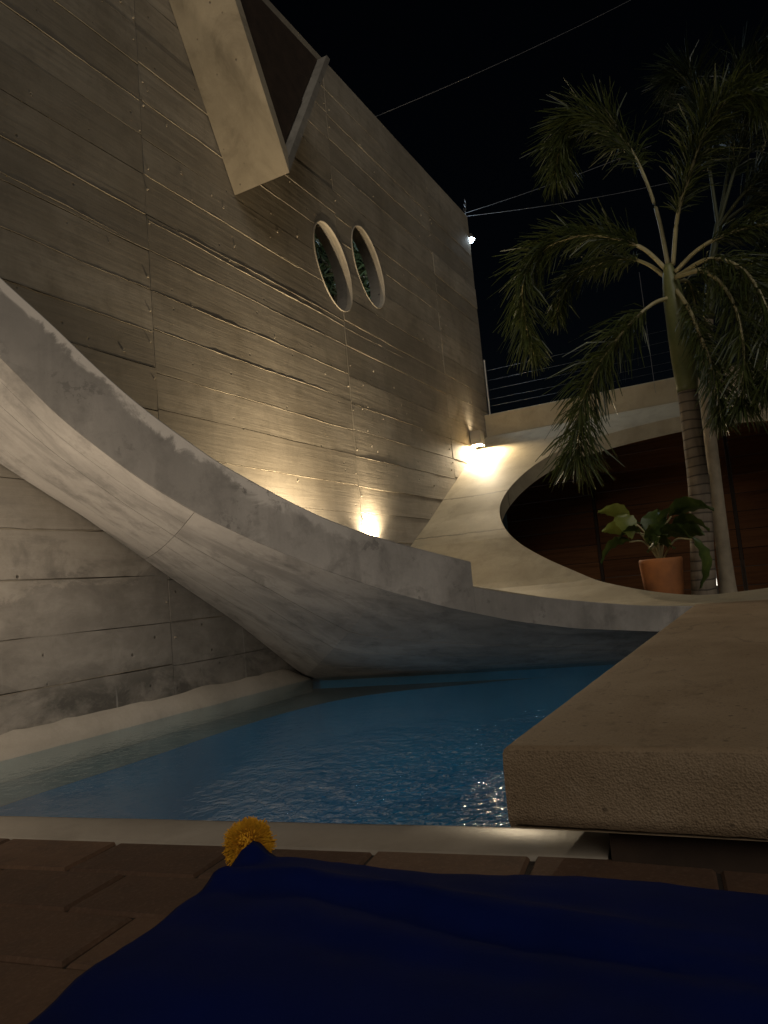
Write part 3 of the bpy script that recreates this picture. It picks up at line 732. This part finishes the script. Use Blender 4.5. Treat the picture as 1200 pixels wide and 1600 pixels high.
FR = [
    ([(8.60,0.67,3.95),(8.55,0.86,4.23),(8.50,1.06,4.38),(8.45,1.38,4.54),(8.40,1.79,4.57),(8.35,2.09,4.41),(8.30,2.24,4.09),(8.30,2.25,3.63),(8.30,2.19,3.25)], .40, 1000, .17),
    ([(8.62,0.69,3.88),(8.70,0.86,4.11),(8.80,1.07,4.29),(8.90,1.33,4.38),(9.00,1.68,4.38),(9.00,1.92,4.20),(9.00,2.06,3.86)], .30, 520, .25),
    ([(8.55,0.68,3.63),(8.40,0.86,3.55),(8.25,1.12,3.32),(8.10,1.41,2.96),(8.00,1.62,2.57),(7.95,1.72,2.17),(7.95,1.76,1.9)], .46, 760, .20),
    ([(8.65,0.66,4.0),(8.80,0.71,4.70),(9.00,0.83,5.37),(9.10,0.99,5.88),(9.10,1.26,6.27),(9.10,1.54,6.36),(9.10,1.76,6.14),(9.10,1.87,5.71)], .46, 900, .30),
    ([(8.60,0.61,4.0),(8.50,0.48,4.52),(8.40,0.30,4.88),(8.30,0.14,5.16),(8.20,-0.10,5.39),(8.10,-0.32,5.38),(8.10,-0.47,5.18)], .40, 800, .16),
    ([(8.55,0.59,3.9),(8.45,0.33,4.04),(8.40,0.04,4.10),(8.30,-0.35,4.04),(8.30,-0.65,3.78),(8.30,-0.77,3.38)], .33, 520, .30),
    ([(8.50,0.59,3.82),(8.20,0.29,3.69),(8.00,0.09,3.32),(7.90,0.03,2.88),(7.90,0.06,2.44),(7.90,0.12,2.13)], .33, 600, .14),
    ([(8.52,0.60,3.68),(8.24,0.49,3.36),(8.10,0.40,2.97),(8.05,0.33,2.61),(8.05,0.32,2.31),(8.05,0.33,2.1)], .27, 620, .16),
    ([(8.50,0.59,3.82),(8.20,0.22,3.81),(8.00,-0.08,3.51),(7.90,-0.22,3.01),(7.90,-0.20,2.51),(7.90,-0.10,2.25)], .36, 560, .16),
    ([(8.68,0.65,3.82),(9.30,0.52,4.02),(9.60,0.50,3.80),(9.70,0.52,3.35),(9.70,0.58,3.0)], .26, 420, .2),
    ([(8.66,0.64,3.9),(9.30,0.26,4.11),(9.60,-0.12,3.94),(9.60,-0.20,3.29),(9.60,-0.09,2.75)], .32, 420, .2),
]
for i, (ctrl, ll, cnt, bare) in enumerate(FR): frond(palm, ctrl, ll, int(cnt * .85), m_frond, bare=bare, seed=i)
palm2 = empty('palm_tree', (10.2, .62, .1), 'taller dark palm with pale flared trunk standing behind the ringed palm', 'palm tree')
tp = catmull([(10.2, .60, .05), (10.2, .595, .5), (10.2, .585, 1.31), (10.2, .56, 2.46), (10.2, .50, 3.30), (10.2, .40, 3.8)], 40)
MB().tube(tp, [.092 + .035 * max(0, 1 - k / 12) ** 2 - .02 * k / 40 for k in range(41)], 18).build('trunk', m_trunk2, palm2, smooth=True)
MB().tube(catmull([(10.2, .40, 3.78), (10.2, .28, 4.4), (10.2, .13, 5.0)], 14), [.075 - .04 * k / 14 for k in range(15)], 14).build('crownshaft', m_stalk2, palm2, smooth=True)
GR = [
    [(10.20,0.13,4.95),(10.20,0.13,5.70),(10.20,0.13,6.32),(10.20,0.15,6.78),(10.20,0.23,7.09),(10.20,0.43,7.08)],
    [(10.20,0.13,4.95),(10.20,-0.17,5.68),(10.20,-0.39,6.20),(10.10,-0.57,6.50),(10.00,-0.76,6.54)],
    [(10.20,0.13,4.95),(10.00,-0.23,5.22),(9.90,-0.53,5.31),(9.90,-0.74,5.07),(9.90,-0.78,4.65)],
    [(10.20,0.13,4.95),(10.30,-0.25,5.17),(10.40,-0.46,5.06),(10.40,-0.51,4.62),(10.40,-0.43,4.04)],
    [(10.20,0.13,4.95),(10.50,-0.11,5.93),(10.70,-0.24,6.72),(10.80,-0.43,7.27),(10.80,-0.67,7.34),(10.80,-0.82,7.00)]]
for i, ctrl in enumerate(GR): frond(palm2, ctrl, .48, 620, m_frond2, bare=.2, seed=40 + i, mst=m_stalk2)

# ------------------------------------------------------------------ potted plant
pot = empty('plant_pot', (8.0, 1.06, .12), 'round terracotta pot standing in the planting bed beside the palm trunk', 'plant pot')
def lathe(prof, cx, cy, n=36):
    mb = MB(); mb.grid([[(cx + r * math.cos(k * math.tau / n), cy + r * math.sin(k * math.tau / n), z) for k in range(n + 1)] for r, z in prof]); return mb
lathe([(0, .12), (.135, .12), (.145, .14), (.195, .5), (.212, .72), (.214, .755), (.205, .772), (.194, .765), (.188, .70), (0, .70)], 8.0, 1.06).build('body', m_pot, pot, smooth=True)
lathe([(0, .722), (.195, .715)], 8.0, 1.06).build('soil', m_soil, pot, smooth=True)
plant = empty('potted_plant', (8.0, 1.06, .72), 'broad-leaved plant with glossy drooping leaves growing in the terracotta pot', 'plant')
def leaf(tip, base, width, m, droop=.12, roll=0.0):
    base, tip = Vector(base), Vector(tip); ax = tip - base; ln = ax.length; d = ax.normalized()
    sd_ = d.cross(Vector((0, 0, 1))).normalized(); sd_ = Matrix.Rotation(roll, 3, d) @ sd_; nn = sd_.cross(d)
    rows = []
    for i in range(11):
        f_ = i / 10; hw = width * (math.sin(math.pi * min(1, f_ ** .75)) ** .8) + .002; row = []
        for k in range(7):
            s = (k - 3) / 3; cup = .22 * width * abs(s) ** 1.4
            row.append(base + d * ln * f_ + sd_ * hw * s + nn * (cup + .18 * ln * math.sin(math.pi * f_) - droop * ln * f_ * f_) + nn * .012 * math.sin(f_ * 26) * abs(s))
        rows.append(row)
    lf = MB().grid(rows).build('leaf', m, plant, smooth=True, recalc=False)
    heart = Vector((8.0, 1.06, .72)); mid = (heart + base) / 2 + Vector((0, 0, .1))
    st = MB().tube(catmull([heart, mid, base + d * ln * .05], 10), .009, 6); sub(st, 'stalk', m_rachis, lf, plant)
leaf((7.9, 1.60, 1.33), (7.95, 1.30, 1.20), .11, m_yleaf, roll=.7)
leaf((7.85, 1.28, 1.00), (7.9, 1.42, 1.25), .12, m_yleaf, roll=.5)
leaf((7.85, 1.64, .80), (7.95, 1.32, .98), .12, m_bigleaf, roll=.4)
leaf((7.8, .48, 1.22), (7.95, .92, 1.18), .14, m_bigleaf, roll=-.5)
leaf((7.75, .66, .45), (7.8, .72, .95), .09, m_bigleaf, roll=-.2)
leaf((7.9, .72, .95), (7.95, 1.05, 1.0), .12, m_bigleaf, roll=-.6)
leaf((8.2, 1.05, 1.30), (8.05, 1.1, 1.0), .13, m_bigleaf, roll=.2)
leaf((7.8, 1.10, 1.12), (7.95, 1.0, .9), .12, m_bigleaf, roll=.9)
leaf((8.1, .62, .98), (8.05, .95, 1.05), .12, m_bigleaf, roll=-.9)
leaf((8.2, 1.38, 1.22), (8.1, 1.15, 1.0), .12, m_bigleaf, roll=.2)
leaf((7.8, 1.42, 1.02), (7.9, 1.2, 1.05), .11, m_bigleaf, roll=.3)
leaf((7.9, .55, 1.02), (7.95, .90, 1.1), .13, m_bigleaf, roll=-.4)
leaf((8.0, .80, 1.30), (8.0, 1.02, 1.05), .12, m_bigleaf, roll=-.2)
leaf((7.75, 1.0, .98), (7.9, 1.12, .86), .11, m_bigleaf, roll=1.0)
leaf((7.85, 1.58, 1.12), (7.95, 1.28, 1.08), .10, m_yleaf, roll=.9)
leaf((7.75, .88, .86), (7.9, 1.05, .92), .10, m_bigleaf, roll=-.8)

# slim lit strip by the pale trunk
ls = empty('lamp_strip', (11.0, .78, .1), 'thin upright strip of white light glowing beside the pale trunk', 'lamp')
MB().box(11.0, 11.03, .765, .80, .06, .96).build('housing', m_blackmetal, ls)
for k in range(5): MB().box(10.992, 10.999, .772, .793, .36 + .115 * k, .46 + .115 * k).build('diffuser', m_slit, ls)

# ------------------------------------------------------------------ foliage behind the round openings
bush = empty('tree', (12.2, 6.9, -.06), 'spiky green tree behind the tall wall, seen through the two round openings', 'tree')
rnd = random.Random(5); mb = MB()
for i in range(2600):
    c0 = Vector((rnd.uniform(10.2, 14.6), rnd.uniform(6.4, 7.7), rnd.uniform(5.0, 8.7))); d = Vector((rnd.uniform(-.8, .8), rnd.uniform(-.7, .2), rnd.uniform(-.8, .6))).normalized()
    ln = rnd.uniform(.3, .65); sd_ = d.cross(Vector((rnd.uniform(-1, 1), 1, rnd.uniform(-1, 1)))).normalized() * rnd.uniform(.016, .035)
    mb.add([c0 - sd_ * .4, c0 + sd_ * .4, c0 + d * ln * .5 + sd_, c0 + d * ln * .5 - sd_, c0 + d * ln + Vector((0, 0, -.05))], [(0, 1, 2, 3), (3, 2, 4)])
o = mb.build('crown', leaf_material('tree_leaves', (.06, .085, .03), (.11, .13, .05)), bush, recalc=False); o['kind'] = 'stuff'
MB().tube(catmull([(12.2, 7.0, -.06), (12.25, 7.0, 2.5), (12.1, 7.05, 5), (12.3, 7.0, 8)], 24), [.16 - .13 * k / 24 for k in range(25)], 12).build('trunk', m_trunk2, bush, smooth=True)
for i in range(8):
    z = 4.6 + i * .4; a_ = i * 2.4; q = Vector((12.15, 7.02, z))
    MB().tube(catmull([q, q + Vector((.8 * math.cos(a_), .25 * math.sin(a_), .5)), q + Vector((1.7 * math.cos(a_), .45 * math.sin(a_), .8))], 10), [.05 - .04 * k / 10 for k in range(11)], 6).build('branch', m_trunk2, bush, smooth=True)

# ------------------------------------------------------------------ lamps
def area(name, loc, direction, size, power, col, parent, spread=180):
    d = bpy.data.lights.new(name, 'AREA'); d.shape = 'DISK'; d.size = size; d.energy = power; d.color = col; d.spread = math.radians(spread)
    o = bpy.data.objects.new(name, d); COL.objects.link(o); o.parent = parent
    o.location = Vector(loc) - Vector(parent['_base']); o.rotation_euler = Vector(direction).to_track_quat('-Z', 'Y').to_euler(); return o
WARM = (1.0, .80, .53)
sc_ = empty('wall_lamp', (11.32, WV, 3.03), 'box-shaped wall lamp throwing bright warm light down beside the wall corner', 'lamp')
MB().box(11.25, 11.39, WV - .03, WV - .012, 2.95, 3.12).build('back_plate', m_metal, sc_)
h_ = MB()
x0, x1, y0, y1, z0, z1, tk = 11.22, 11.42, WV - .20, WV - .03, 2.92, 3.15, .008
h_.box(x0, x0 + tk, y0, y1, z0, z1).box(x1 - tk, x1, y0, y1, z0, z1).box(x0 + tk, x1 - tk, y0, y0 + tk, z0, z1).box(x0 + tk, x1 - tk, y1 - tk, y1, z0, z1).box(x0 + tk, x1 - tk, y0 + tk, y1 - tk, 3.03, 3.04)
h_.build('housing', m_metal, sc_)
MB().box(x0 + .02, x1 - .02, y0 + .02, y1 - .02, 2.935, 2.945).build('lens', m_warm, sc_)
area('light', (11.32, WV - .115, 2.928), (0, -.12, -1), .12, 110, WARM, sc_)
area('light', (11.32, WV - .115, 3.10), (0, .1, 1), .08, 1.2, WARM, sc_, 90)
def uplight(x, y, power, label, tilt=.18, xt=0, spread=120, raise_=0, z_=None, col=None):
    z = zsurf(x) + lift(x, y) + .01 + raise_ if z_ is None else z_ + .04; u = empty('ground_uplight', (x, y, z), label, 'lamp', 'uplights at the foot of the tall wall')
    lathe([(0, z - .04), (.055, z - .04), (.06, z + .07), (.052, z + .075), (.048, z + .05), (0, z + .05)], x, y, 20).build('housing', m_blackmetal, u, smooth=True)
    lathe([(0, z + .062), (.045, z + .062)], x, y, 20).build('lens', m_warm, u)
    if raise_: MB().box(x - .012, x + .012, y + .03, WV - .005, z - .03, z).build('bracket', m_blackmetal, u)
    area('light', (x, y, z + .08), (xt, tilt, 1), .08, power, col or WARM, u, spread)
uplight(7.60, WV - .10, 26, 'small uplight bracketed to the wall beneath the bright flame-shaped glow', .12, raise_=.52)
uplight(5.85, WV - .50, 62, 'small uplight at the wall foot behind the raised rim, left of the bright flame glow', .22)
uplight(1.05, WV - .85, 34, 'small unseen uplight added at the wall foot left of the pool to light the shell underside', -.06, 1.6, 150, z_=.0, col=(1, .84, .66))  # lamp out of view, added to brighten the shell underside and wall foot
fl = empty('security_lamp', (12.40, WV + .08, 6.97), 'small cool white security lamp at the top corner of the tall wall', 'lamp')
MB().box(12.325, 12.36, WV + .03, WV + .13, 6.94, 7.04).build('bracket', m_blackmetal, fl)
lathe([(0, 7.04), (.045, 7.04), (.10, 6.96), (.095, 6.94)], 12.40, WV + .02, 20).build('housing', m_blackmetal, fl, smooth=True)
lathe([(0, 6.89), (.05, 6.90), (.085, 6.945)], 12.40, WV + .02, 20).build('lens', m_cool, fl, smooth=True)
d = bpy.data.lights.new('light', 'POINT'); d.energy = 90; d.color = (.62, .80, 1); d.shadow_soft_size = .05
o = bpy.data.objects.new('light', d); COL.objects.link(o); o.parent = fl; o.location = (0.06, .05, -.10)

# ------------------------------------------------------------------ wire fence on the parapet, cables
wf = empty('wire_fence', (12.2, 4.1, 3.58), 'thin strand wire fence with a slim post standing on the parapet', 'fence')
MB().tube([(12.18, 4.12, 3.56), (12.18, 4.12, 4.58)], .018, 8).build('post', m_metal, wf)
MB().tube([(12.18, -1.0, 3.56), (12.18, -1.0, 4.58)], .018, 8).build('post', m_metal, wf)
for z in (3.74, 3.86, 4.03, 4.20, 4.38): MB().tube([(12.18, 4.12, z), (12.18, 2, z - .015), (12.18, -1.0, z)], .0022, 5).build('strand', m_wire, wf)
def cable(name, label, P0, P1, sag, r):
    P0, P1 = Vector(P0), Vector(P1); n = 24
    tag(MB().tube([P0.lerp(P1, k / n) - Vector((0, 0, 4 * sag * (k / n) * (1 - k / n))) for k in range(n + 1)], r, 5).build(name, m_cable), label, 'cable')
cable('overhead_cable', 'lone overhead cable leaving the wall top and crossing the sky upwards', (8.84, 4.35, 7.36), (16.2, .72, 13.1), .08, .004)
cable('overhead_cable', 'upper of the two overhead cables running from the security lamp corner', (12.3, 4.34, 7.42), (15.5, 1.2, 9.25), .05, .0045)
cable('overhead_cable', 'lower of the two overhead cables running from the security lamp corner', (12.32, 4.30, 7.38), (15.5, .9, 8.35), .06, .0045)
cable('hanging_string', 'thin string hanging down in front of the parapet behind the palm', (11.9, 1.34, 5.3), (11.9, 1.335, 3.35), 0, .004)
pts_ = [(12.26 + .06 * math.cos(k * .55) * (1 - k / 60) + k * .004, 4.22, 7.40 + .010 * k + .05 * math.sin(k * .55)) for k in range(32)]
tag(MB().tube(pts_, .006, 5).build('wire_coil', m_cable), 'loose curled wire end on top of the wall corner above the security lamp', 'wire')

# ------------------------------------------------------------------ blue covered mattress with yellow pompom in the foreground
mt = empty('blue_blanket', (.3, .1, 0), 'royal blue blanket over a low mattress with a yellow pompom at its corner', 'blanket')
cF = Vector((1.155, .985)); eF = Vector((.0997, -.995)).normalized(); eL = Vector((-.985, -.17)).normalized()
na, nb_ = 110, 90; WA, WBk = 1.75, 1.75; HT = .225
def fab(a_, b_):
    q = cF + eF * a_ + eL * b_
    dedge = min(a_, b_)
    z = HT - .014 * math.exp(-dedge / .04)
    z += .005 * math.exp(-b_ / .16) * math.sin((a_ * 1.3 + b_ * .9) * 9 + 2 * nz(q.x, q.y, 0, 2.5)) * min(1, a_ * 4)
    z += (.008 * nz(q.x, q.y, 1, 3.5) + .012 * nz(q.x + q.y * .7, q.y * .25 - q.x, 2, 4)) * min(1, dedge / .25)
    z += .008 * math.exp(-((a_ - b_ * .55 - .12) / .05) ** 2) * math.exp(-b_ / .5)      # fold running off the corner
    z += .016 * math.exp(-((b_ - .08 - a_ * .14) / .025) ** 2) * math.exp(-((a_ - .5) / .4) ** 2)
    z += .036 * math.exp(-((a_ - .035) ** 2 + (b_ - .0) ** 2) / .0009)                                      # gathered corner tip
    for fa, fb, fw, fh in ((.9, .10, .03, .010), (.55, .22, .035, .010), (.35, .42, .05, .012), (1.3, .02, .02, .007), (.15, .62, .05, .012)):
        d_ = b_ - fb - (a_ * .22 * fa) + .05 * nz(a_, fa, fb, 3); z += fh * math.exp(-(d_ / fw) ** 2) * (.5 + .5 * math.sin(a_ * 2.2 + fa * 9)) - fh * .5 * math.exp(-((d_ - fw * 1.6) / fw) ** 2)
    z += .0035 * math.exp(-((dedge - .018) / .005) ** 2)                                 # stitched hem
    z += .0022 * nz(q.x, q.y, 5, 16) + .0012 * nz(q.x * 1.6 + q.y, q.y * .4, 8, 45)
    return q, z
rows = []
for i in range(-4, na + 1):
    row = []
    for k in range(-4, nb_ + 1):
        a_, b_ = max(0, i) / na * WA, max(0, k) / nb_ * WBk; q, z = fab(a_, b_)
        da = min(0, i); db = min(0, k); fall = max(-da, -db)
        wv_ = .008 * math.sin((a_ + b_) * 34)
        q = q - eF * (.010 * -da * .25 + (wv_ * -da / 4)) * 1.0 - eL * (.010 * -db * .25 + wv_ * -db / 4)
        row.append((q.x, q.y, max(.006, z - (z - .004) * (fall / 4.0) ** 1.2)))
    rows.append(row)
MB().grid(rows).build('fabric', m_fabric, mt, smooth=True)
pc = Vector((1.20, 1.0, .222)); mb = MB(); rnd = random.Random(3)
for i in range(5200):
    zz = rnd.uniform(-1, 1); ph = rnd.uniform(0, math.tau); rr = math.sqrt(1 - zz * zz)
    d = Vector((rr * math.cos(ph), rr * math.sin(ph), zz)); ln = .0475 * rnd.uniform(.86, 1.05) * (1 + .10 * nz(d.x, d.y, d.z, 2))
    s1 = d.cross(Vector((rnd.uniform(-1, 1), rnd.uniform(-1, 1), rnd.uniform(-1, 1)))).normalized() * .0008
    tip = pc + d * ln + Vector((rnd.uniform(-1, 1), rnd.uniform(-1, 1), rnd.uniform(-1, 1))) * .005; bs = pc + d * ln * .45
    s2 = d.cross(s1).normalized() * .0008
    mb.add([bs - s1, bs + s1, tip + s1, tip - s1, bs - s2, bs + s2, tip + s2, tip - s2], [(0, 1, 2, 3), (4, 5, 6, 7)])
core_ = bmesh.new(); bmesh.ops.create_icosphere(core_, subdivisions=3, radius=.040, matrix=Matrix.Translation(pc)); core_.verts.index_update()
mb.add([q.co.copy() for q in core_.verts], [[q.index for q in f_.verts] for f_ in core_.faces]); core_.free()
mb.build('pompom', m_yarn, mt, recalc=False)

for o in S.objects:
    if '_base' in o: del o['_base']
